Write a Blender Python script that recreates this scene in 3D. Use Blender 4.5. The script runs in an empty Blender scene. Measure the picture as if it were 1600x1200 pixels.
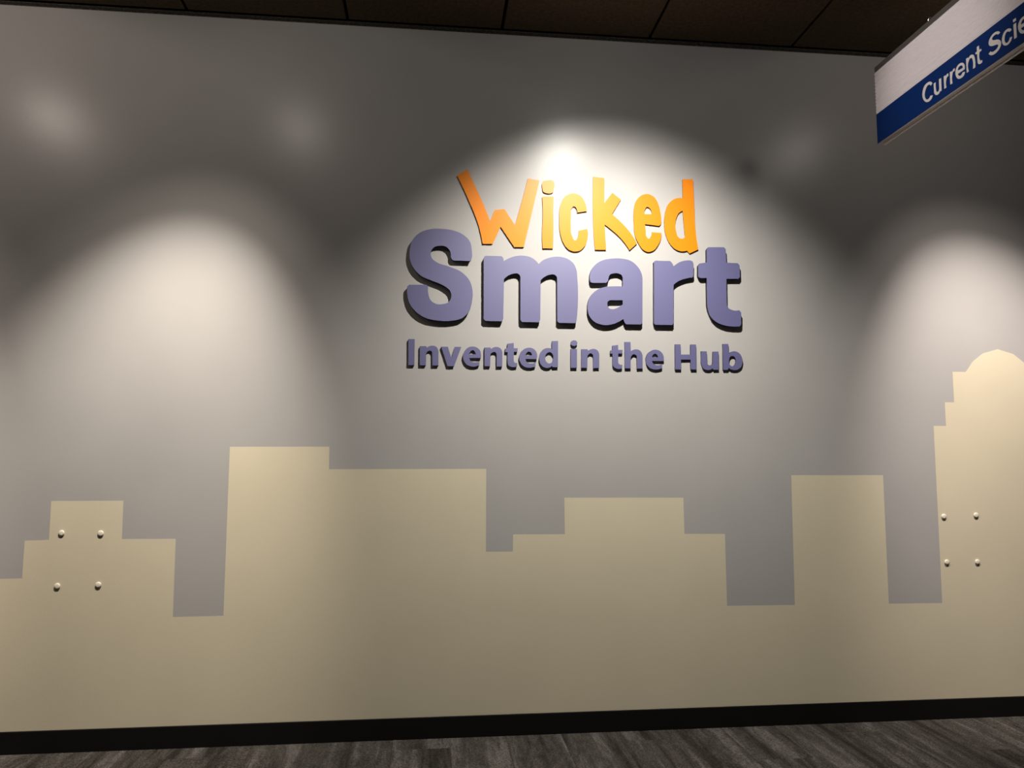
import bpy, bmesh, math, json, random
from mathutils import Vector, Matrix
from mathutils.geometry import tessellate_polygon
random.seed(7)
S = bpy.context.scene
COL = S.collection

# ------------------------------------------------------------------ camera
# metres; the mural wall is the plane y = 0, x runs along it, the room is at y < 0
CAM = Vector((0.0, -3.5267, 1.2502))
RIGHT = Vector((0.994315, -0.106474, 0.000998))
DOWN = Vector((0.010935, 0.092785, -0.995626))
FWD = Vector((0.105916, 0.989977, 0.093422))
cd = bpy.data.cameras.new('camera')
cd.sensor_fit = 'HORIZONTAL'; cd.sensor_width = 36.0
cd.lens = 1189.29 / 1600 * 36.0
cd.clip_start = 0.02; cd.clip_end = 60
cam = bpy.data.objects.new('camera', cd); COL.objects.link(cam)
m = Matrix.Identity(4)
for i in range(3):
    m[i][0] = RIGHT[i]; m[i][1] = -DOWN[i]; m[i][2] = -FWD[i]; m[i][3] = CAM[i]
cam.matrix_world = m
S.camera = cam

# ------------------------------------------------------------------ dim hall light
w = bpy.data.worlds.new('hall'); S.world = w; w.use_nodes = True
bg = w.node_tree.nodes['Background']
bg.inputs[0].default_value = (1.0, 0.93, 0.88, 1); bg.inputs[1].default_value = 0.04

# ------------------------------------------------------------------ ceiling spot lamps washing the wall
def spot(x, aim, size, power, blend, col, spill, y=-1.02, z=3.2, r=0.045):
    l = bpy.data.lights.new('spot_lamp', 'SPOT'); l.energy = power; l.color = col
    l.spot_size = math.radians(size); l.spot_blend = blend; l.shadow_soft_size = r * 0.25
    o = bpy.data.objects.new('spot_lamp', l); COL.objects.link(o); o.location = (x, y, z)
    d = Vector(aim) - Vector((x, y, z)); o.rotation_euler = d.to_track_quat('-Z', 'Y').to_euler()
    if spill:                                   # stray light that leaves the lamp outside its beam
        l2 = bpy.data.lights.new('spot_lamp_spill', 'SPOT'); l2.energy = spill; l2.color = col; l2.shadow_soft_size = r
        l2.spot_size = math.radians(178); l2.spot_blend = 0.25
        o2 = bpy.data.objects.new('spot_lamp_spill', l2); COL.objects.link(o2); o2.location = (x, y, z)
        o2.rotation_euler = d.to_track_quat('-Z', 'Y').to_euler()
# each outer wall washer: a core beam and the softer halo of its reflector
spot(-2.20, (-2.66, 0, 1.20), 50, 330, 1.0, (1.0, 0.88, 0.77), 17)
spot(-2.20, (-2.62, 0, 1.25), 64, 55, 1.0, (1.0, 0.88, 0.77), 0)
spot(-0.80, (-1.27, 0, 1.14), 49, 395, 1.0, (1.0, 0.92, 0.80), 7.5)
spot(-0.80, (-1.20, 0, 1.25), 63, 55, 1.0, (1.0, 0.92, 0.80), 0)
spot(0.77, (0.86, 0, 1.38), 92, 182, 1.0, (1.0, 0.965, 0.88), 6)
spot(0.77, (0.84, 0, 0.55), 98, 200, 1.0, (1.0, 0.95, 0.84), 0)  # wide flood added beside the centre lamp to fill the lower wall
spot(2.33, (2.92, 0, 1.17), 50, 375, 1.0, (1.0, 0.91, 0.82), 6)
spot(2.33, (2.85, 0, 1.25), 63, 55, 1.0, (1.0, 0.91, 0.82), 0)
spot(0.10, (1.93, -0.90, 2.78), 30, 58, 1.0, (1.0, 0.92, 0.90), 0, y=-1.02)   # added lamp, out of view, to brighten the hanging sign

S.view_settings.view_transform = 'Standard'; S.view_settings.look = 'None'
S.view_settings.exposure = 0.0; S.view_settings.gamma = 1.0
S.view_settings.use_curve_mapping = False

# ------------------------------------------------------------------ outlines, millimetres
D = json.loads(r'''{"L":[["W","Wicked",[[[[113.1,2575.1,0],[160.7,2608.3,0],[196.9,2531.1,1],[232.3,2454.8,1],[271.4,2358.1,0],[293.3,2413.6,0],[339.6,2420.2,0],[390.8,2341.5,0],[425.0,2465.9,1],[453.1,2575.7,0],[508.2,2566.5,0],[471.6,2406.7,1],[432.4,2237.3,0],[387.2,2235.9,0],[322.0,2332.7,0],[283.9,2248.8,0],[236.2,2247.4,0],[217.4,2333.7,1],[171.6,2450.7,1]]]]],
["i","Wicked",[[[[521.7,2484.4,0],[525.1,2488.7,0],[572.7,2490.5,0],[577.1,2485.8,0],[575.2,2434.6,1],[575.5,2348.5,1],[572.4,2235.3,0],[523.7,2233.8,0],[521.2,2295.3,1],[524.9,2415.5,1]]],[[[521.9,2553.7,1],[526.3,2564.2,1],[538.3,2567.5,1],[575.8,2566.9,1],[581.5,2556.0,1],[578.3,2528.1,1],[572.8,2510.6,1],[565.3,2506.8,1],[538.1,2506.5,1],[527.9,2511.6,1],[522.8,2529.4,1]]]]],
["c","Wicked",[[[[738.5,2423.9,0],[691.8,2415.3,0],[687.8,2435.9,1],[675.9,2445.9,1],[665.6,2436.2,1],[660.9,2396.2,1],[659.9,2347.9,1],[663.7,2303.3,1],[682.6,2277.8,1],[694.4,2297.4,1],[698.0,2325.1,0],[738.4,2336.7,0],[743.1,2319.6,1],[739.7,2285.1,1],[725.8,2250.3,1],[703.4,2229.0,1],[679.5,2223.2,1],[649.0,2232.5,1],[622.0,2267.6,1],[607.0,2322.1,1],[604.9,2387.4,1],[611.1,2453.2,1],[630.0,2490.3,1],[655.8,2506.9,1],[681.5,2509.6,1],[712.3,2495.1,1],[730.9,2464.6,1]]]]],
["k","Wicked",[[[[771.0,2596.8,0],[822.8,2592.0,0],[826.9,2586.9,0],[825.7,2468.1,0],[865.0,2520.1,0],[907.3,2487.9,0],[862.4,2413.7,0],[911.0,2370.3,1],[955.3,2319.7,1],[984.1,2272.1,0],[947.3,2238.1,0],[903.1,2297.2,1],[862.1,2333.9,1],[826.3,2361.1,0],[828.1,2305.2,1],[831.8,2236.3,0],[777.9,2234.7,0],[772.4,2303.4,1],[769.2,2407.0,1],[769.2,2511.2,1]]]]],
["e","Wicked",[[[[1025.2,2369.8,0],[1094.5,2363.5,0],[1101.8,2368.8,1],[1106.3,2380.4,1],[1107.3,2398.4,1],[1102.9,2434.3,1],[1091.8,2477.2,1],[1072.4,2507.2,1],[1040.2,2520.4,1],[1004.0,2508.2,1],[980.2,2476.7,1],[971.4,2436.8,1],[970.5,2372.2,1],[976.0,2308.0,1],[993.3,2271.1,1],[1012.5,2244.3,1],[1035.6,2232.2,1],[1064.3,2239.5,1],[1089.9,2268.8,1],[1104.9,2305.0,1],[1107.2,2328.4,0],[1060.5,2330.5,0],[1055.5,2310.6,1],[1043.1,2297.7,1],[1032.5,2306.3,1],[1028.3,2338.3,1]],[[1024.2,2418.9,0],[1026.4,2442.4,1],[1037.4,2455.7,1],[1051.6,2448.7,1],[1059.7,2432.8,1],[1060.2,2420.2,0]]]]],
["d","Wicked",[[[[1218.5,2601.9,0],[1269.0,2603.9,0],[1271.8,2597.5,0],[1274.9,2473.1,1],[1276.5,2382.6,1],[1282.2,2310.7,1],[1291.0,2252.7,0],[1246.0,2230.6,0],[1233.6,2244.6,0],[1204.6,2240.1,1],[1175.9,2249.3,1],[1147.6,2277.7,1],[1128.6,2320.1,1],[1122.3,2370.2,1],[1128.1,2428.0,1],[1145.9,2475.6,1],[1173.6,2500.1,1],[1218.0,2507.3,0]],[[1216.0,2443.8,0],[1195.8,2430.4,1],[1182.6,2404.7,1],[1177.2,2372.1,1],[1181.2,2336.2,1],[1191.6,2309.6,1],[1205.9,2302.9,1],[1226.0,2312.5,0],[1222.3,2359.2,1]]]]],
["S","Smart",[[[[176.3,2159.4,0],[101.2,2159.4,0],[89.6,2167.4,1],[85.3,2196.8,1],[67.8,2221.5,1],[34.8,2228.1,1],[4.2,2217.5,1],[-7.8,2191.9,1],[-1.4,2166.9,1],[19.2,2149.9,1],[80.9,2129.4,1],[138.7,2103.7,1],[173.9,2066.8,1],[187.8,2025.3,1],[186.9,1966.7,1],[170.8,1916.4,1],[140.2,1886.6,1],[91.3,1873.2,1],[30.2,1872.8,1],[-26.8,1884.1,1],[-71.6,1911.2,1],[-100.4,1947.8,1],[-113.1,1988.9,1],[-114.5,2029.5,0],[-105.7,2038.8,0],[-26.5,2040.8,0],[-18.3,2032.7,0],[-15.9,1995.3,1],[-5.4,1968.6,1],[17.2,1952.5,1],[49.8,1951.1,1],[78.3,1962.2,1],[90.3,1989.5,1],[83.9,2014.4,1],[57.1,2036.7,1],[-0.3,2060.3,1],[-53.5,2083.9,1],[-86.5,2118.5,1],[-103.3,2159.8,1],[-104.7,2205.8,1],[-94.3,2248.1,1],[-60.1,2287.0,1],[-11.1,2306.4,1],[46.4,2309.6,1],[100.0,2302.9,1],[145.7,2283.2,1],[174.9,2252.3,1],[184.2,2210.3,1],[183.6,2172.3,1]]]]],
["m","Smart",[[[[240.5,2174.1,0],[243.9,2182.9,1],[253.3,2186.6,0],[322.8,2186.9,0],[330.7,2181.2,1],[335.2,2163.0,0],[356.3,2175.7,1],[387.1,2187.7,1],[424.9,2192.3,1],[462.7,2185.8,1],[486.7,2170.8,1],[502.2,2153.8,0],[521.2,2171.8,1],[555.8,2186.7,1],[597.4,2192.5,1],[639.1,2183.9,1],[670.2,2160.3,1],[683.9,2129.2,1],[687.2,2094.4,1],[682.2,1882.7,0],[675.9,1873.9,0],[597.6,1873.4,0],[589.8,1881.5,0],[590.0,2086.6,0],[586.6,2098.0,1],[574.5,2104.7,1],[555.5,2104.2,1],[531.4,2093.8,1],[511.3,2075.9,0],[508.8,1886.1,0],[501.6,1874.3,0],[422.0,1874.1,0],[414.5,1884.2,0],[414.6,2083.8,0],[411.1,2098.2,1],[400.9,2105.6,1],[385.5,2105.2,1],[363.3,2098.0,1],[336.7,2076.6,0],[333.7,1887.7,0],[327.6,1875.6,0],[250.3,1875.8,0],[241.8,1884.8,0]]]]],
["a","Smart",[[[[994.0,1873.5,0],[1001.6,1883.7,0],[1005.6,2096.1,0],[997.9,2129.8,1],[977.9,2159.9,1],[947.5,2182.8,1],[906.8,2191.8,1],[859.2,2191.1,1],[815.1,2182.4,1],[777.7,2161.0,1],[753.8,2126.6,1],[747.4,2089.4,1],[751.7,2073.4,0],[760.0,2069.6,0],[825.7,2071.2,0],[834.9,2079.9,1],[839.5,2096.9,1],[846.4,2111.6,1],[865.1,2118.8,1],[888.9,2118.4,1],[903.0,2110.4,1],[908.3,2097.0,0],[907.7,2056.4,0],[864.4,2055.4,1],[837.4,2054.0,1],[806.9,2047.2,1],[773.1,2029.6,1],[749.4,2002.2,1],[737.3,1968.5,1],[737.1,1935.1,1],[745.2,1908.6,1],[768.4,1882.4,1],[798.4,1869.7,1],[828.6,1867.6,1],[862.3,1874.2,1],[889.4,1886.5,1],[909.8,1898.6,0],[915.6,1880.3,1],[922.9,1872.8,0]],[[832.3,1963.9,1],[832.5,1977.3,1],[843.4,1987.6,0],[906.9,1989.1,0],[906.6,1969.6,0],[883.4,1953.3,1],[856.4,1944.3,1],[839.6,1949.0,1]]]]],
["r","Smart",[[[[1063.3,2178.5,0],[1070.2,2186.6,0],[1142.9,2187.1,0],[1151.9,2178.2,1],[1161.0,2158.8,0],[1180.5,2177.1,1],[1212.7,2189.9,1],[1245.5,2192.8,0],[1256.6,2187.2,0],[1260.4,2175.4,0],[1258.2,2115.3,0],[1252.5,2108.8,0],[1214.8,2101.2,1],[1182.7,2088.5,1],[1158.5,2070.3,0],[1154.1,1882.7,0],[1148.4,1874.1,0],[1066.4,1873.3,0],[1058.3,1880.9,0]]]]],
["t","Smart",[[[[1328.3,2250.8,0],[1336.6,2261.0,0],[1415.5,2263.4,0],[1424.1,2253.7,0],[1425.6,2186.8,0],[1482.3,2185.6,0],[1492.1,2175.9,0],[1492.5,2118.3,0],[1484.2,2108.2,0],[1423.5,2106.6,0],[1422.0,1990.1,0],[1429.8,1962.7,1],[1449.6,1952.9,1],[1483.9,1952.9,0],[1493.7,1942.5,0],[1492.0,1883.5,0],[1483.7,1873.5,0],[1441.4,1872.7,1],[1397.5,1879.7,1],[1361.9,1896.6,1],[1338.5,1921.6,1],[1326.6,1956.6,1],[1324.2,1991.8,0],[1325.0,2108.0,0],[1290.9,2107.1,0],[1282.2,2114.8,0],[1283.4,2168.1,0],[1292.5,2179.5,0],[1326.8,2185.2,0]]]]],
["I","Invented",[[[[-105.8,1785.5,0],[-77.1,1786.0,0],[-77.1,1664.4,0],[-104.7,1664.0,0]]]]],
["n","Invented",[[[[-52.7,1753.4,0],[-23.1,1753.9,0],[-21.0,1746.1,0],[-10.2,1753.6,1],[7.8,1756.5,1],[23.4,1751.0,1],[31.2,1738.5,1],[33.5,1721.6,0],[33.3,1664.1,0],[5.7,1663.7,0],[4.6,1714.6,0],[2.4,1727.6,1],[-4.9,1733.3,1],[-15.1,1730.0,1],[-23.3,1720.9,0],[-24.2,1664.6,0],[-52.4,1664.2,0]]]]],
["v","Invented",[[[[45.3,1752.4,0],[76.4,1752.9,0],[93.2,1699.7,0],[108.3,1752.9,0],[138.8,1752.9,0],[105.7,1661.6,0],[75.9,1661.8,0]]]]],
["e","Invented",[[[[230.6,1702.2,0],[231.1,1718.0,1],[225.0,1739.0,1],[210.5,1751.4,1],[189.6,1755.5,1],[167.5,1748.6,1],[152.0,1729.9,1],[146.9,1706.2,1],[152.3,1685.3,1],[166.7,1668.5,1],[187.5,1661.7,1],[208.4,1663.0,1],[222.7,1667.9,0],[223.9,1685.8,0],[210.9,1682.2,1],[195.2,1682.0,1],[181.7,1688.4,1],[176.4,1701.4,0]],[[176.3,1718.8,0],[179.8,1730.9,1],[191.0,1737.9,1],[201.5,1732.8,1],[206.0,1719.2,0]]]]],
["n","Invented",[[[[246.8,1752.0,0],[275.1,1752.4,0],[277.8,1744.6,0],[288.8,1752.7,1],[304.5,1755.6,1],[320.3,1750.5,1],[328.8,1738.0,1],[330.9,1720.8,0],[330.3,1663.6,0],[304.3,1663.3,0],[303.4,1713.8,0],[300.9,1727.5,1],[293.6,1731.6,1],[282.3,1728.0,1],[275.3,1721.3,0],[273.9,1664.2,0],[247.2,1664.3,0]]]]],
["t","Invented",[[[[354.5,1771.5,0],[384.1,1775.4,0],[384.9,1750.8,0],[403.4,1751.1,0],[401.6,1733.8,0],[384.9,1733.6,0],[384.2,1693.9,0],[388.4,1683.4,1],[401.6,1681.5,0],[399.5,1664.5,0],[388.9,1661.8,1],[373.1,1662.1,1],[358.6,1671.1,1],[354.7,1688.2,0],[355.1,1731.8,0],[344.1,1731.6,0],[344.0,1747.5,0],[354.6,1752.1,0]]]]],
["e","Invented",[[[[493.5,1701.3,0],[495.4,1716.7,1],[489.6,1737.8,1],[475.0,1750.9,1],[457.7,1754.6,1],[433.9,1747.6,1],[415.3,1728.7,1],[410.0,1704.8,1],[415.3,1683.8,1],[429.9,1666.8,1],[449.7,1659.9,1],[470.8,1660.8,1],[486.8,1666.3,0],[488.1,1685.6,0],[470.9,1680.6,1],[455.0,1681.7,1],[444.9,1688.2,1],[441.2,1700.5,0]],[[441.3,1717.5,0],[445.0,1729.7,1],[455.0,1736.0,1],[465.1,1731.6,1],[470.4,1717.9,0]]]]],
["d","Invented",[[[[565.6,1787.5,0],[595.1,1788.8,0],[593.9,1664.0,0],[568.6,1663.6,0],[564.4,1670.5,0],[555.8,1662.9,1],[541.2,1659.8,1],[521.3,1666.2,1],[508.0,1685.1,1],[504.9,1708.9,1],[512.1,1732.9,1],[526.8,1749.1,1],[542.8,1754.1,1],[565.5,1750.2,0]],[[566.7,1727.9,1],[556.1,1734.9,1],[540.6,1728.5,1],[533.4,1709.3,1],[537.3,1690.8,1],[549.2,1681.7,1],[566.6,1687.2,0]]]]],
["i","in",[[[[655.0,1751.4,0],[685.4,1751.8,0],[684.7,1662.2,0],[654.5,1661.8,0]]],[[[671.6,1793.2,1],[683.0,1789.5,1],[687.5,1780.5,1],[682.9,1770.6,1],[671.4,1766.6,1],[660.0,1770.3,1],[655.5,1779.9,1],[660.2,1789.1,1]]]]],
["n","in",[[[[706.6,1751.5,0],[736.0,1752.0,0],[738.6,1743.9,0],[753.1,1751.6,1],[766.2,1753.8,1],[782.6,1747.9,1],[791.6,1731.7,1],[792.8,1717.1,0],[791.6,1662.6,0],[763.1,1662.2,0],[762.9,1715.1,0],[759.4,1728.3,1],[750.3,1732.1,1],[740.4,1726.7,1],[735.8,1718.9,0],[734.3,1662.8,0],[705.9,1662.4,0]]]]],
["t","the",[[[[855.9,1770.2,0],[884.3,1774.6,0],[884.0,1751.1,0],[906.2,1751.4,0],[903.7,1733.5,0],[884.5,1733.2,0],[883.3,1694.1,0],[888.8,1682.1,1],[903.6,1680.3,0],[902.1,1662.8,0],[890.2,1660.0,1],[873.7,1661.4,1],[860.0,1671.0,1],[856.3,1688.8,0],[856.1,1732.7,0],[844.9,1732.6,0],[845.7,1746.6,0],[855.7,1750.6,0]]]]],
["h","the",[[[[916.6,1789.2,0],[944.8,1789.7,0],[945.9,1745.5,0],[960.9,1753.0,1],[974.2,1754.8,1],[990.7,1748.9,1],[1000.4,1733.3,1],[1002.8,1716.3,0],[1002.0,1663.1,0],[974.5,1662.7,0],[974.3,1716.6,0],[969.8,1728.3,1],[959.9,1730.7,1],[948.8,1722.7,1],[944.7,1712.2,0],[944.0,1663.3,0],[916.0,1662.9,0]]]]],
["e","the",[[[[1105.9,1700.5,0],[1106.8,1715.2,1],[1100.5,1736.5,1],[1085.7,1750.3,1],[1064.1,1754.6,1],[1042.3,1747.7,1],[1024.3,1728.8,1],[1018.3,1704.1,1],[1023.6,1681.3,1],[1039.3,1665.2,1],[1060.8,1659.0,1],[1082.5,1660.9,1],[1097.6,1666.7,0],[1097.9,1684.3,0],[1082.8,1680.5,1],[1066.2,1681.3,1],[1054.6,1686.7,1],[1049.2,1699.7,0]],[[1049.5,1717.7,0],[1053.6,1729.2,1],[1063.7,1734.9,1],[1073.0,1730.5,1],[1078.5,1717.4,0]]]]],
["H","Hub",[[[[1163.1,1782.3,0],[1190.8,1782.7,0],[1190.9,1733.1,0],[1238.9,1733.8,0],[1240.0,1782.7,0],[1267.8,1783.2,0],[1266.5,1661.9,0],[1238.7,1661.5,0],[1238.9,1709.4,0],[1191.3,1708.7,0],[1190.3,1660.9,0],[1161.9,1660.5,0]]]]],
["u","Hub",[[[[1292.1,1750.4,0],[1320.0,1750.8,0],[1320.7,1696.5,0],[1325.4,1685.1,1],[1336.5,1683.1,1],[1347.8,1690.9,0],[1350.7,1749.9,0],[1378.7,1750.4,0],[1377.3,1662.0,0],[1349.9,1661.6,0],[1347.3,1669.2,0],[1336.0,1662.0,1],[1320.6,1659.9,1],[1302.7,1666.4,1],[1293.3,1682.5,1],[1291.6,1704.2,0]]]]],
["b","Hub",[[[[1401.2,1787.6,0],[1428.7,1788.6,0],[1430.3,1743.0,0],[1443.2,1750.6,1],[1458.7,1753.0,1],[1481.0,1745.1,1],[1494.5,1726.2,1],[1498.2,1704.4,1],[1491.9,1681.2,1],[1476.0,1666.0,1],[1456.2,1661.6,1],[1439.4,1664.1,1],[1428.4,1670.8,0],[1422.6,1662.0,0],[1400.2,1661.7,0]],[[1430.9,1711.6,1],[1435.5,1724.8,1],[1446.8,1730.4,1],[1459.3,1724.3,1],[1464.5,1706.7,1],[1459.8,1688.9,1],[1446.9,1679.7,1],[1434.4,1685.8,1],[1430.0,1698.0,1]]]]]],"M":[[-1819.9,723.3],[-1731.2,723.3],[-1730.0,882.5],[-1631.3,884.7],[-1631.2,1051.0],[-1332.7,1050.8],[-1331.6,885.1],[-1106.1,884.1],[-1104.5,548.8],[-892.1,549.3],[-889.9,1287.1],[-454.2,1288.6],[-453.6,1186.9],[258.0,1188.0],[258.1,811.4],[381.6,811.0],[382.4,888.6],[623.8,886.8],[622.9,1054.6],[1192.8,1051.8],[1194.6,882.9],[1391.9,881.0],[1393.5,547.1],[1726.9,545.3],[1730.4,1156.4],[2199.2,1155.6],[2199.9,541.9],[2474.3,539.3],[2475.8,1397.3],[2541.2,1397.7],[2541.3,1515.0],[2591.2,1515.4],[2591.7,1668.3],[2662.4,1668.3],[2703.8,1721.5],[2758.3,1762.8],[2842.1,1786.6],[2925.7,1765.4],[2982.6,1725.4]],"CAP":[[-1.5802,0.9143],[-1.419,0.9114],[-1.5857,0.6897],[-1.4183,0.6923],[2.5037,0.955],[2.6736,0.96],[2.5071,0.7351],[2.6674,0.7344]],"ST":[["C",[[[-875.8,2694.8,0],[-865.1,2689.8,0],[-858.1,2698.0,1],[-846.6,2699.6,1],[-834.1,2689.5,1],[-827.8,2674.2,1],[-829.6,2657.5,1],[-840.4,2645.7,1],[-852.0,2645.3,1],[-860.3,2651.8,0],[-873.7,2647.1,0],[-867.6,2637.8,1],[-853.0,2633.1,1],[-835.9,2637.4,1],[-821.3,2651.0,1],[-813.1,2673.4,1],[-816.6,2692.9,1],[-827.6,2707.3,1],[-845.5,2711.4,1],[-862.7,2708.0,1]]]],
["u",[[[-882.3,2690.2,0],[-895.4,2688.8,0],[-895.0,2659.3,1],[-898.7,2648.5,1],[-907.2,2646.9,1],[-912.8,2656.9,0],[-913.6,2691.1,0],[-926.5,2690.2,0],[-925.2,2640.5,0],[-914.1,2640.9,0],[-913.1,2637.5,0],[-906.3,2635.8,1],[-893.4,2638.2,1],[-883.7,2649.4,1],[-882.9,2662.8,0]]]],
["r",[[[-941.0,2688.6,0],[-952.5,2687.7,0],[-953.6,2682.9,0],[-958.7,2688.3,1],[-966.9,2687.6,0],[-966.8,2677.1,0],[-958.9,2676.8,1],[-954.0,2669.2,1],[-953.1,2639.3,0],[-940.5,2639.8,0]]]],
["r",[[[-975.1,2687.4,0],[-986.4,2686.5,0],[-987.8,2681.3,0],[-994.4,2689.3,1],[-1002.5,2689.3,0],[-1002.4,2678.9,0],[-992.9,2679.4,1],[-987.9,2669.4,1],[-987.3,2638.5,0],[-974.6,2639.9,0]]]],
["e",[[[-1053.2,2658.5,0],[-1054.8,2665.5,1],[-1053.0,2677.4,1],[-1043.8,2688.5,1],[-1028.7,2692.8,1],[-1012.8,2687.6,1],[-1005.5,2674.1,1],[-1006.8,2656.0,1],[-1017.7,2640.0,1],[-1032.8,2635.2,1],[-1048.3,2638.3,1],[-1054.1,2648.7,0],[-1042.6,2652.3,0],[-1031.9,2646.0,1],[-1021.9,2650.2,1],[-1016.8,2659.5,0]],[[-1017.7,2671.4,0],[-1022.7,2681.2,1],[-1033.1,2683.1,1],[-1042.8,2676.7,1],[-1043.9,2668.3,0]]]],
["n",[[[-1063.3,2693.2,0],[-1074.3,2692.2,0],[-1075.5,2686.6,0],[-1082.6,2693.2,1],[-1092.5,2692.7,1],[-1103.3,2684.4,1],[-1106.4,2674.3,1],[-1106.7,2636.9,0],[-1094.7,2638.4,0],[-1095.2,2673.1,1],[-1091.6,2681.1,1],[-1083.5,2683.0,1],[-1075.7,2676.3,1],[-1074.1,2639.5,0],[-1062.8,2639.8,0]]]],
["t",[[[-1119.6,2706.7,0],[-1130.8,2706.4,0],[-1131.1,2689.6,0],[-1140.5,2689.1,0],[-1140.9,2681.7,0],[-1131.4,2681.7,0],[-1131.3,2652.5,1],[-1134.1,2647.9,1],[-1141.3,2647.1,0],[-1141.9,2638.5,0],[-1131.7,2637.3,1],[-1122.5,2641.7,1],[-1119.3,2650.5,0],[-1119.2,2681.7,0],[-1111.3,2683.2,0],[-1111.8,2690.1,0],[-1119.2,2690.1,0]]]],
["S",[[[-1231.3,2696.7,0],[-1221.2,2694.8,0],[-1215.4,2700.1,1],[-1202.9,2701.4,1],[-1193.7,2696.9,1],[-1194.5,2691.0,1],[-1201.7,2686.2,1],[-1218.7,2678.9,1],[-1229.1,2670.1,1],[-1233.2,2659.2,1],[-1227.2,2645.3,1],[-1212.9,2637.8,1],[-1195.3,2636.8,1],[-1181.7,2642.3,1],[-1173.5,2651.6,0],[-1182.1,2655.7,0],[-1188.7,2650.1,1],[-1201.1,2647.2,1],[-1215.2,2651.0,1],[-1219.9,2657.0,1],[-1216.1,2662.0,1],[-1202.7,2666.6,1],[-1187.9,2672.0,1],[-1178.4,2680.2,1],[-1176.6,2691.0,1],[-1182.6,2701.3,1],[-1196.0,2709.3,1],[-1211.2,2710.2,1],[-1224.5,2704.9,1]]]],
["c",[[[-1282.2,2676.7,0],[-1272.0,2675.1,0],[-1266.4,2680.2,1],[-1260.5,2681.7,1],[-1252.7,2674.8,1],[-1249.4,2663.4,1],[-1250.9,2651.1,1],[-1257.6,2644.5,1],[-1266.1,2646.3,1],[-1272.3,2655.0,0],[-1282.2,2653.2,0],[-1277.8,2643.4,1],[-1266.6,2636.6,1],[-1252.2,2638.0,1],[-1240.9,2648.1,1],[-1237.2,2662.7,1],[-1240.8,2677.8,1],[-1251.4,2688.9,1],[-1266.0,2689.9,1],[-1277.5,2684.2,1]]]],
["i.",[[[-1290.0,2707.0,0],[-1302.9,2706.8,0],[-1303.3,2697.2,0],[-1291.2,2697.8,0]]]],
["i",[[[-1291.0,2690.4,0],[-1302.7,2690.0,0],[-1302.6,2638.7,0],[-1290.5,2639.6,0]]]]]}''')

# ------------------------------------------------------------------ materials
def mat(name, col, rough=0.5, spec=0.5, metal=0.0):
    k = bpy.data.materials.new(name); k.use_nodes = True
    b = k.node_tree.nodes['Principled BSDF']
    b.inputs['Base Color'].default_value = (*col, 1); b.inputs['Roughness'].default_value = rough
    b.inputs['Specular IOR Level'].default_value = spec; b.inputs['Metallic'].default_value = metal
    return k
def nodes(k): return k.node_tree.nodes, k.node_tree.links, k.node_tree.nodes['Principled BSDF']
def coord(k, scale=(1, 1, 1)):
    n, l, b = nodes(k); g = n.new('ShaderNodeNewGeometry'); mp = n.new('ShaderNodeMapping')
    mp.inputs['Scale'].default_value = scale; l.new(g.outputs['Position'], mp.inputs['Vector']); return mp.outputs[0]
def noise(k, vec, scale, detail=3, rough=0.5):
    n, l, b = nodes(k); t = n.new('ShaderNodeTexNoise'); t.inputs['Scale'].default_value = scale
    t.inputs['Detail'].default_value = detail; t.inputs['Roughness'].default_value = rough
    l.new(vec, t.inputs['Vector']); return t.outputs['Fac']
def ramp(k, fac, stops):
    n, l, b = nodes(k); r = n.new('ShaderNodeValToRGB'); e = r.color_ramp.elements
    while len(e) < len(stops): e.new(0.5)
    for i, (p, c) in enumerate(stops): e[i].position = p; e[i].color = (*c, 1)
    l.new(fac, r.inputs[0]); return r.outputs[0]
def bump(k, h, strength, dist):
    n, l, b = nodes(k); t = n.new('ShaderNodeBump'); t.inputs['Strength'].default_value = strength
    t.inputs['Distance'].default_value = dist; l.new(h, t.inputs['Height']); l.new(t.outputs[0], b.inputs['Normal'])
def paint(name, col, rough):
    k = mat(name, col, rough, 0.2); n, l, b = nodes(k)
    v = coord(k)
    f = noise(k, v, 3.0, 4)
    lo = tuple(c * 0.975 for c in col); hi = tuple(min(1, c * 1.025) for c in col)
    l.new(ramp(k, f, [(0.3, lo), (0.7, hi)]), b.inputs['Base Color'])
    bump(k, noise(k, v, 260, 3, 0.6), 0.25, 0.0012)
    return k
M_GREY = paint('grey_wall_paint', (0.365, 0.35, 0.345), 0.28)
M_CREAM = paint('cream_mural_paint', (0.585, 0.52, 0.395), 0.42)
M_PURPLE = mat('violet_letter_face', (0.079, 0.075, 0.188), 0.55, 1.0)
M_ORANGE = mat('orange_letter_face', (0.66, 0.185, 0.001), 0.42, 0.35)
M_BLACK = mat('black_letter_edge', (0.012, 0.012, 0.013), 0.6, 0.3)
M_BROWN = mat('dark_brown_letter_edge', (0.045, 0.012, 0.004), 0.6, 0.3)
M_BASE = mat('black_rubber', (0.004, 0.004, 0.004), 0.6, 0.2)
M_CAP = mat('off_white_plastic', (0.72, 0.66, 0.55), 0.35, 0.5)
M_STUD = mat('painted_barrel', (0.50, 0.44, 0.34), 0.5, 0.4)
M_WHITE = mat('sign_white_plastic', (0.82, 0.77, 0.78), 0.4, 0.4)
M_BLUE = mat('sign_blue_vinyl', (0.001, 0.024, 0.135), 0.6, 0.12)
M_TEXT = mat('sign_white_vinyl', (0.78, 0.74, 0.70), 0.45, 0.4)
M_ALU = mat('brushed_aluminium', (0.36, 0.33, 0.30), 0.45, 0.5, 0.3)
M_RAIL = mat('shaded_aluminium_rail', (0.10, 0.09, 0.085), 0.5, 0.4, 0.2)  # aluminium top rail, its shadow put into a darker colour
M_STEEL = mat('bright_steel', (0.7, 0.68, 0.65), 0.2, 0.5, 1.0)
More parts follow.
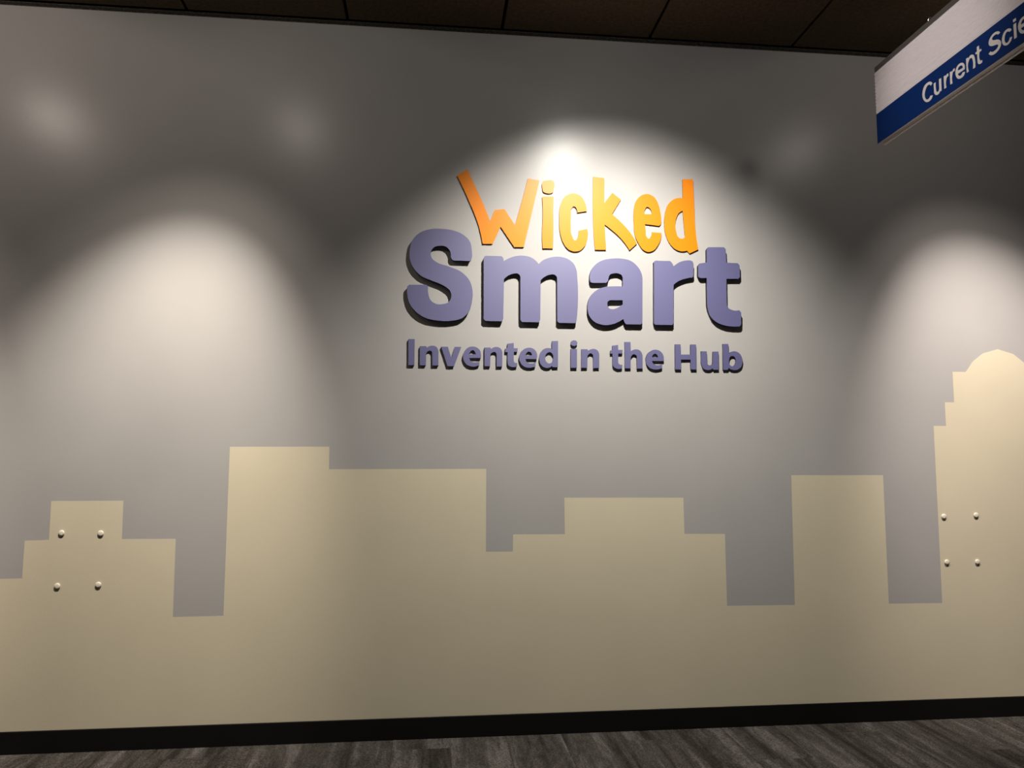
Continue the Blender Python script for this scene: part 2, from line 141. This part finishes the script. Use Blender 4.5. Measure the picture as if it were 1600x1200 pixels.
M_VOID = mat('ceiling_plenum_black', (0.004, 0.004, 0.004), 0.9, 0.1)
M_ANGLE = mat('wall_angle_bronze', (0.06, 0.05, 0.04), 0.6, 0.4)
nn = noise(M_ANGLE, coord(M_ANGLE), 90, 3, 0.7)
M_ANGLE.node_tree.links.new(ramp(M_ANGLE, nn, [(0.45, (0.03, 0.026, 0.02)), (0.72, (0.13, 0.11, 0.09))]), nodes(M_ANGLE)[2].inputs['Base Color'])
# fissured brown acoustic tile
M_TILE = mat('brown_acoustic_tile', (0.05, 0.03, 0.017), 0.85, 0.2)
v = coord(M_TILE)
M_TILE.node_tree.links.new(ramp(M_TILE, noise(M_TILE, v, 60, 4, 0.7), [(0.3, (0.055, 0.039, 0.022)), (0.7, (0.105, 0.074, 0.043))]), nodes(M_TILE)[2].inputs['Base Color'])
bump(M_TILE, noise(M_TILE, v, 120, 4, 0.7), 0.6, 0.004)
# striated carpet plank
M_CARPET = mat('striated_carpet', (0.08, 0.07, 0.065), 0.95, 0.1)
n, l, b = nodes(M_CARPET)
oi = n.new('ShaderNodeObjectInfo'); g = n.new('ShaderNodeNewGeometry')
ad = n.new('ShaderNodeVectorMath'); ad.operation = 'MULTIPLY_ADD'
cmb = n.new('ShaderNodeCombineXYZ')
for i in range(3): l.new(oi.outputs['Random'], cmb.inputs[i])
l.new(cmb.outputs[0], ad.inputs[0]); ad.inputs[1].default_value = (40, 40, 40); l.new(g.outputs['Position'], ad.inputs[2])
def cmap(scale):
    mp = n.new('ShaderNodeMapping'); mp.inputs['Scale'].default_value = scale; l.new(ad.outputs[0], mp.inputs['Vector']); return mp.outputs[0]
stripes = noise(M_CARPET, cmap((11, 0.7, 1)), 1.0, 4, 0.6)
fuzz = noise(M_CARPET, cmap((1, 1, 1)), 150, 3, 0.75)
dashes = noise(M_CARPET, cmap((45, 12, 1)), 1.0, 3, 0.7)
c1 = ramp(M_CARPET, stripes, [(0.38, (0.026, 0.022, 0.019)), (0.46, (0.048, 0.042, 0.037)), (0.54, (0.056, 0.050, 0.045)), (0.60, (0.090, 0.081, 0.075))])
c2 = ramp(M_CARPET, fuzz, [(0.36, (0.4, 0.4, 0.4)), (0.66, (1.6, 1.6, 1.6))])
c3 = ramp(M_CARPET, dashes, [(0.35, (0.75, 0.75, 0.75)), (0.7, (1.3, 1.3, 1.3))])
def mul(a, c):
    x = n.new('ShaderNodeMix'); x.data_type = 'RGBA'; x.blend_type = 'MULTIPLY'; x.inputs[0].default_value = 1
    l.new(a, x.inputs[6]); l.new(c, x.inputs[7]); return x.outputs[2]
l.new(mul(mul(c1, c2), c3), b.inputs['Base Color'])
bump(M_CARPET, fuzz, 0.7, 0.004)

# ------------------------------------------------------------------ mesh helpers
def mesh_obj(name, verts, faces, material, parent=None, smooth=False):
    me = bpy.data.meshes.new(name); me.from_pydata([tuple(v) for v in verts], [], faces); me.update()
    bm = bmesh.new(); bm.from_mesh(me); bmesh.ops.recalc_face_normals(bm, faces=bm.faces); bm.to_mesh(me); bm.free()
    if material: me.materials.append(material)
    if smooth:
        for p in me.polygons: p.use_smooth = True
    return link(name, me, parent)
def link(name, me, parent=None):
    o = bpy.data.objects.new(name, me); COL.objects.link(o)
    if parent is not None: o.parent = parent
    return o
def box_data(x0, x1, y0, y1, z0, z1):
    v = [(x, y, z) for x in (x0, x1) for y in (y0, y1) for z in (z0, z1)]
    f = [(0, 1, 3, 2), (4, 6, 7, 5), (0, 4, 5, 1), (2, 3, 7, 6), (0, 2, 6, 4), (1, 5, 7, 3)]
    return v, f
def box(name, x0, x1, y0, y1, z0, z1, material, parent=None, bevel=0.0):
    v, f = box_data(x0, x1, y0, y1, z0, z1)
    o = mesh_obj(name, v, f, material, parent)
    if bevel:
        bm = bmesh.new(); bm.from_mesh(o.data)
        bmesh.ops.bevel(bm, geom=bm.edges[:], offset=bevel, segments=2, affect='EDGES', profile=0.5)
        bm.to_mesh(o.data); bm.free()
    return o
def empty(name, loc):
    o = bpy.data.objects.new(name, None); COL.objects.link(o); o.location = loc; o.empty_display_size = 0.05; return o
def tag(o, label, cat, group=None):
    o['label'] = label; o['category'] = cat
    if group: o['group'] = group
    return o
def struct(o): o['kind'] = 'structure'; return o
def curve(cont):
    """closed outline: corner points stay sharp, smooth points get a Catmull-Rom curve"""
    n = len(cont); out = []
    for i in range(n):
        a, bb = cont[i], cont[(i + 1) % n]
        out.append((a[0], a[1]))
        if not (a[2] or bb[2]): continue
        p0 = cont[i - 1] if a[2] else None; p3 = cont[(i + 2) % n] if bb[2] else None
        P1 = Vector(a[:2]); P2 = Vector(bb[:2]); L = (P2 - P1).length
        def tang(pp, pc, pn):
            v1 = pc - pp; v2 = pn - pc; l1 = max(v1.length, 1e-6); l2 = max(v2.length, 1e-6)
            t = (v1 / l1 * l2 + v2 / l2 * l1) / (l1 + l2)
            return t.normalized() if t.length > 1e-6 else v2.normalized()
        T1 = tang(Vector(p0[:2]), P1, P2) if p0 else None
        T2 = tang(P1, P2, Vector(p3[:2])) if p3 else None
        ch = (P2 - P1) / max(L, 1e-6)
        if T1 is None: T1 = (2 * ch - T2 * ch.dot(T2)); T1 = T1.normalized() if T1.length else ch
        if T2 is None: T2 = (2 * ch - T1 * ch.dot(T1)); T2 = T2.normalized() if T2.length else ch
        K = 6
        for j in range(1, K):
            t = j / K; h1 = 2*t**3 - 3*t*t + 1; h2 = t**3 - 2*t*t + t; h3 = -2*t**3 + 3*t*t; h4 = t**3 - t*t
            q = P1 * h1 + T1 * (L * h2) + P2 * h3 + T2 * (L * h4); out.append((q.x, q.y))
    return out
def slab(name, conts, place, d0, d1, material, parent=None):
    """prism over an outline with holes; place(u, v, d) -> xyz"""
    polys = [[Vector((u, v, 0)) for u, v in c] for c in conts]
    flat = [p for c in polys for p in c]; N = len(flat)
    tris = tessellate_polygon(polys)
    V = [place(p.x, p.y, d0) for p in flat] + [place(p.x, p.y, d1) for p in flat]
    F = [tuple(t) for t in tris] + [tuple(i + N for i in reversed(t)) for t in tris]
    s = 0
    for c in polys:
        k = len(c)
        for i in range(k): a = s + i; bb = s + (i + 1) % k; F.append((a, bb, bb + N, a + N))
        s += k
    return mesh_obj(name, V, F, material, parent)

# ------------------------------------------------------------------ setting
XL, XR, YF, ZC = -3.9, 4.7, -4.3, 3.3
struct(box('wall_back', XL, XR, 0.0, 0.12, -0.05, ZC + 0.12, M_GREY))
# floor: slab carrying carpet planks that run towards the wall
fl = struct(box('floor', XL, XR, YF, 0.12, -0.12, -0.008, M_VOID))
PW, PL = 0.25, 1.0
v, f = box_data(-PW / 2 + 0.0006, PW / 2 - 0.0006, -PL / 2 + 0.0006, PL / 2 - 0.0006, -0.008, 0.0)
pme = bpy.data.meshes.new('carpet_plank'); pme.from_pydata(v, [], f); pme.update()
bm = bmesh.new(); bm.from_mesh(pme); bmesh.ops.recalc_face_normals(bm, faces=bm.faces); bm.to_mesh(pme); bm.free()
pme.materials.append(M_CARPET)
i = 0; x = XL + PW / 2
while x < XR:
    off = [0.13, 0.62, 0.37, 0.88][i % 4]
    y = off - PL / 2
    while y - PL / 2 > YF:
        y1 = min(y + PL / 2, 0.0); y0 = y - PL / 2
        if y1 - y0 > 0.03:
            o = link('carpet_plank', pme, fl); o.location = (x, (y0 + y1) / 2, 0); o.scale = (1, (y1 - y0) / PL, 1)
        y -= PL
    x += PW; i += 1
struct(box('baseboard_back', XL, XR, -0.006, 0.0, 0.0, 0.0915, M_BASE, bevel=0.0015))
# ceiling: black plenum board carrying brown tiles with open joints
ce = struct(box('ceiling', XL, XR, YF, 0.0, ZC + 0.02, ZC + 0.10, M_VOID))
TP = 0.7325; G = 0.007
v, f = box_data(-TP / 2 + G, TP / 2 - G, -TP / 2 + G, TP / 2 - G, 0.0, 0.02)
tme = bpy.data.meshes.new('ceiling_tile'); tme.from_pydata(v, [], f); tme.update()
bm = bmesh.new(); bm.from_mesh(tme); bmesh.ops.recalc_face_normals(bm, faces=bm.faces)
ed = [e for e in bm.edges if all(q.co.z < 0.001 for q in e.verts)]
bmesh.ops.bevel(bm, geom=ed, offset=0.004, segments=2, affect='EDGES', profile=0.5); bm.to_mesh(tme); bm.free()
tme.materials.append(M_TILE)
for ix in range(-4, 7):
    for iy in range(6):
        cx = -0.41 + TP * (ix + 0.5); cy = -0.036 - TP * (iy + 0.5)
        if cx - TP / 2 < XL or cx + TP / 2 > XR or cy - TP / 2 < YF - 0.2: continue
        o = link('ceiling_tile', tme, ce); o.location = (cx, cy, ZC)
# wall angle under the tile edge
av, af = box_data(XL, XR, -0.026, 0.0, ZC - 0.001, ZC + 0.001)
bv, bf = box_data(XL, XR, -0.0015, 0.0, ZC - 0.004, ZC - 0.0011)
struct(mesh_obj('trim_1', av + bv, af + [tuple(q + 8 for q in t) for t in bf], M_ANGLE))

# ------------------------------------------------------------------ skyline mural
mu = [(a / 1000, c / 1000) for a, c in D['M']]
ax = mu[36][0]                                   # axis of the domed tower
head = [(XL + 0.002, 0.0925), (XL + 0.002, 0.545), (-2.60, 0.545), (-2.60, 0.72)]
dome = mu[33:37]
tail = [(2 * ax - a, c) for a, c in reversed(mu[28:36])]
tail += [(tail[-1][0], 0.54), (XR - 0.002, 0.54), (XR - 0.002, 0.0925)]
poly = head + [(mu[1][0] - 0.30, 0.72)] + mu[1:37] + tail
def wall_place(u, v, d): return (u, -d, v)
mur = slab('skyline_mural', [poly], wall_place, 0.0003, 0.0007, M_CREAM)
tag(mur, 'cream city skyline silhouette with domed tower painted along the grey wall', 'mural')

# ------------------------------------------------------------------ dimensional letters
TH = {'Wicked': 0.007, 'Smart': 0.020}
ORD = {'Wicked': 'Wicked', 'Smart': 'Smart'}
LAB = {
 ('Wicked', 0): 'tall orange letter W with uneven arms that begins the top word',
 ('Wicked', 1): 'orange dotted letter i between the W and the c',
 ('Wicked', 2): 'orange letter c between the dotted i and the k',
 ('Wicked', 3): 'orange letter k with long kicked leg touching the e',
 ('Wicked', 4): 'orange letter e between the k and the d',
 ('Wicked', 5): 'orange letter d with slanted foot ending the top word',
 ('Smart', 0): 'large violet capital S below the orange W, leftmost of the big letters',
 ('Smart', 1): 'large violet letter m beside the big capital S',
 ('Smart', 2): 'large violet letter a in the middle of the big word',
 ('Smart', 3): 'large violet letter r between the big a and t',
 ('Smart', 4): 'large violet letter t at the right end of the big word',
 ('Invented', 0): 'small violet capital I that begins the bottom line',
 ('Invented', 1): 'small violet letter n right after the capital I',
 ('Invented', 2): 'small violet letter v on the bottom line',
 ('Invented', 3): 'small violet letter e between the v and an n',
 ('Invented', 4): 'small violet letter n between e and t of the first small word',
 ('Invented', 5): 'small violet letter t between n and e of the first small word',
 ('Invented', 6): 'small violet letter e right before the d',
 ('Invented', 7): 'small violet letter d ending the first small word',
 ('in', 0): 'small violet dotted letter i on the bottom line',
 ('in', 1): 'small violet letter n right after the small dotted i',
 ('the', 0): 'small violet letter t right before the h',
 ('the', 1): 'small violet letter h on the bottom line',
 ('the', 2): 'small violet letter e right after the h',
 ('Hub', 0): 'small violet capital H on the bottom line',
 ('Hub', 1): 'small violet letter u between the capital H and the b',
 ('Hub', 2): 'small violet letter b at the right end of the bottom line',
}
GRP = {'Wicked': 'orange letters of the top word', 'Smart': 'large violet letters of the middle word'}
cnt = {}
for ch, word, pieces in D['L']:
    k = cnt.get(word, 0); cnt[word] = k + 1
    t = TH.get(word, 0.010); fm, em = (M_ORANGE, M_BROWN) if word == 'Wicked' else (M_PURPLE, M_BLACK)
    P = [[[(a / 1000, c / 1000) for a, c in curve(cont)] for cont in conts] for conts in pieces]
    xs = [q[0] for pc in P for q in pc[0]]; zs = [q[1] for pc in P for q in pc[0]]
    ox, oz = (min(xs) + max(xs)) / 2, min(zs)
    root = empty('wall_letter', (ox, 0, oz))
    tag(root, LAB[(word, k)], 'letter', GRP.get(word, 'small violet letters of the bottom line'))
    def pl(u, v, d): return (u - ox, -d, v - oz)
    for j, conts in enumerate(P):
        if len(P) == 1:
            e = slab('letter_edge', conts, pl, 0.0, t - 0.0022, em, root)
            fc = slab('letter_face', conts, pl, t - 0.002, t, fm, root)
        else:
            e = slab(['stem', 'dot'][j], conts, pl, 0.0, t - 0.0022, em, root)
            fc = slab('letter_face', conts, pl, t - 0.002, t, fm, e)
        e['label'] = 'dark brown edge' if word == 'Wicked' else 'black edge'
        fc['label'] = 'orange front face' if word == 'Wicked' else 'violet front face'

# ------------------------------------------------------------------ wall studs
def lathe(name, prof, material, parent, seg=24):
    V, F = [], []
    for r, y in prof:
        for s in range(seg):
            a = 2 * math.pi * s / seg; V.append((r * math.cos(a), y, r * math.sin(a)))
    for i in range(len(prof) - 1):
        for s in range(seg): F.append((i*seg+s, i*seg+(s+1) % seg, (i+1)*seg+(s+1) % seg, (i+1)*seg+s))
    F.append(tuple(range(seg))); F.append(tuple((len(prof)-1)*seg + s for s in range(seg)))
    return mesh_obj(name, V, F, material, parent, smooth=True)
pos = ['upper left', 'upper right', 'lower left', 'lower right']
src = None
for i, (cx, cz) in enumerate(D['CAP']):
    if src is None:
        r = empty('wall_stud', (cx, 0, cz))
        lathe('barrel', [(0.0095, 0.0), (0.0095, -0.002)], M_STUD, r)
        lathe('cap', [(0.0115, -0.002), (0.0124, -0.003), (0.0124, -0.0048), (0.0114, -0.0062), (0.0086, -0.0071), (0.0045, -0.0076), (0.0005, -0.0077)], M_CAP, r)
        src = r
    else:
        r = src.copy(); COL.objects.link(r); r.location = (cx, 0, cz)
        for chd in list(src.children):
            c = chd.copy(); COL.objects.link(c); c.parent = r
    side = 'the low stepped tower' if i < 4 else 'the domed tower'
    tag(r, 'off-white round wall stud, %s of four on %s' % (pos[i % 4], side), 'stud',
        'four wall studs on the stepped tower' if i < 4 else 'four wall studs on the domed tower')

# ------------------------------------------------------------------ hanging sign, square to the wall
SX = 1.9295; YE = -0.501; YN = -1.56; TK = 0.028
ZB, Z1, Z2, ZT = 2.6075, 2.740, 2.931, 2.953
sg = empty('hanging_sign', (SX + TK / 2, (YE + YN) / 2, ZB))
tag(sg, 'white ribbed sign with blue lettered band hanging from the ceiling', 'sign')
def rel(v): return [(a - SX - TK / 2, c - (YE + YN) / 2, d - ZB) for a, c, d in v]
def sbox(name, x0, x1, y0, y1, z0, z1, material, parent=sg):
    v, f = box_data(x0, x1, y0, y1, z0, z1); return mesh_obj(name, rel(v), f, material, parent)
pan = sbox('panel', SX + 0.002, SX + TK - 0.002, YN, YE, ZB, Z2, M_WHITE)
# horizontal ribs across the white upper field, both faces
NR = 12; V = []; F = []
pitch = (Z2 - Z1 - 0.004) / NR
for side in (0, 1):
    for k in range(NR):
        z0 = Z1 + 0.003 + k * pitch; base = len(V)
        xo = SX + 0.0022 if side == 0 else SX + TK - 0.0022
        sgn = -1 if side == 0 else 1
        ring = [(0.0, 0.0), (0.14, 0.0020), (0.45, 0.0034), (0.82, 0.0024), (1.0, 0.0)]
        for yy in (YE - 0.001, YN + 0.001):
            for a, hh in ring: V.append((xo + sgn * hh, yy, z0 + a * pitch))
        for q in range(4): F.append((base + q, base + q + 1, base + q + 6, base + q + 5))
rb = mesh_obj('rib_field', rel(V), F, M_WHITE, sg, smooth=True)
rb['kind'] = 'stuff'; rb['label'] = 'fine horizontal white ribs'
bd = sbox('blue_band', SX, SX + 0.0019, YN, YE, ZB, Z1, M_BLUE)
sbox('blue_band', SX + TK - 0.0019, SX + TK, YN, YE, ZB, Z1, M_BLUE)
sbox('top_rail', SX - 0.001, SX + TK + 0.001, YN, YE - 0.004, Z2 + 0.0002, ZT, M_RAIL)
sbox('bottom_rail', SX + 0.001, SX + TK - 0.001, YN, YE - 0.012, ZB - 0.004, ZB - 0.0002, M_ALU)
sbox('bottom_lip', SX + TK - 0.006, SX + TK, YN, YE - 0.012, ZB - 0.0085, ZB - 0.0042, M_WHITE)
def sgn_letter(ch, conts, dy=0.0):
    C = [[(a / 1000 + dy, c / 1000) for a, c in curve(cont)] for cont in conts]
    def pl(u, v, d): return rel([(SX - d, u, v)])[0]
    o = slab('sign_letter', C, pl, 0.0001, 0.0009, M_TEXT, bd); o['label'] = 'white letter ' + ch
chars = {}
for ch, conts in D['ST']:
    chars.setdefault(ch, conts)
    sgn_letter('dot of i' if ch == 'i.' else ch, conts)
for ch, ystart in (('e', -1.3105), ('n', -1.369), ('c', -1.420), ('e', -1.4715)):
    mx = max(a for a, c, s in chars[ch][0]) / 1000
    sgn_letter(ch, chars[ch], ystart - mx)
# hooks and suspension wires
def tube(name, pts, r, material, parent, seg=8):
    V, F = [], []; P = [Vector(q) for q in pts]
    for i, q in enumerate(P):
        d = (P[min(i + 1, len(P) - 1)] - P[max(i - 1, 0)]).normalized()
        a = d.orthogonal().normalized(); bb = d.cross(a)
        if i:
            a = (pa - d * pa.dot(d)).normalized(); bb = d.cross(a)
        pa = a
        for s in range(seg):
            t = 2 * math.pi * s / seg; V.append(q + (a * math.cos(t) + bb * math.sin(t)) * r)
    for i in range(len(P) - 1):
        for s in range(seg): F.append((i*seg+s, i*seg+(s+1) % seg, (i+1)*seg+(s+1) % seg, (i+1)*seg+s))
    F.append(tuple(range(seg))); F.append(tuple((len(P)-1)*seg + s for s in range(seg)))
    return mesh_obj(name, V, F, material, parent, smooth=True)
for yy in (-0.862, -1.42):
    xm = SX + TK / 2
    loop = [(xm + 0.009 * math.sin(a), yy, ZT + 0.011 - 0.010 * math.cos(a)) for a in [math.pi * 2 * q / 16 for q in range(17)]]
    tube('eye_hook', rel(loop), 0.0019, M_STEEL, sg)
    tube('wire', rel([(xm, yy, ZT + 0.0195), (xm, yy, 3.12), (xm, yy, ZC - 0.0005)]), 0.0006, M_BLACK, sg)
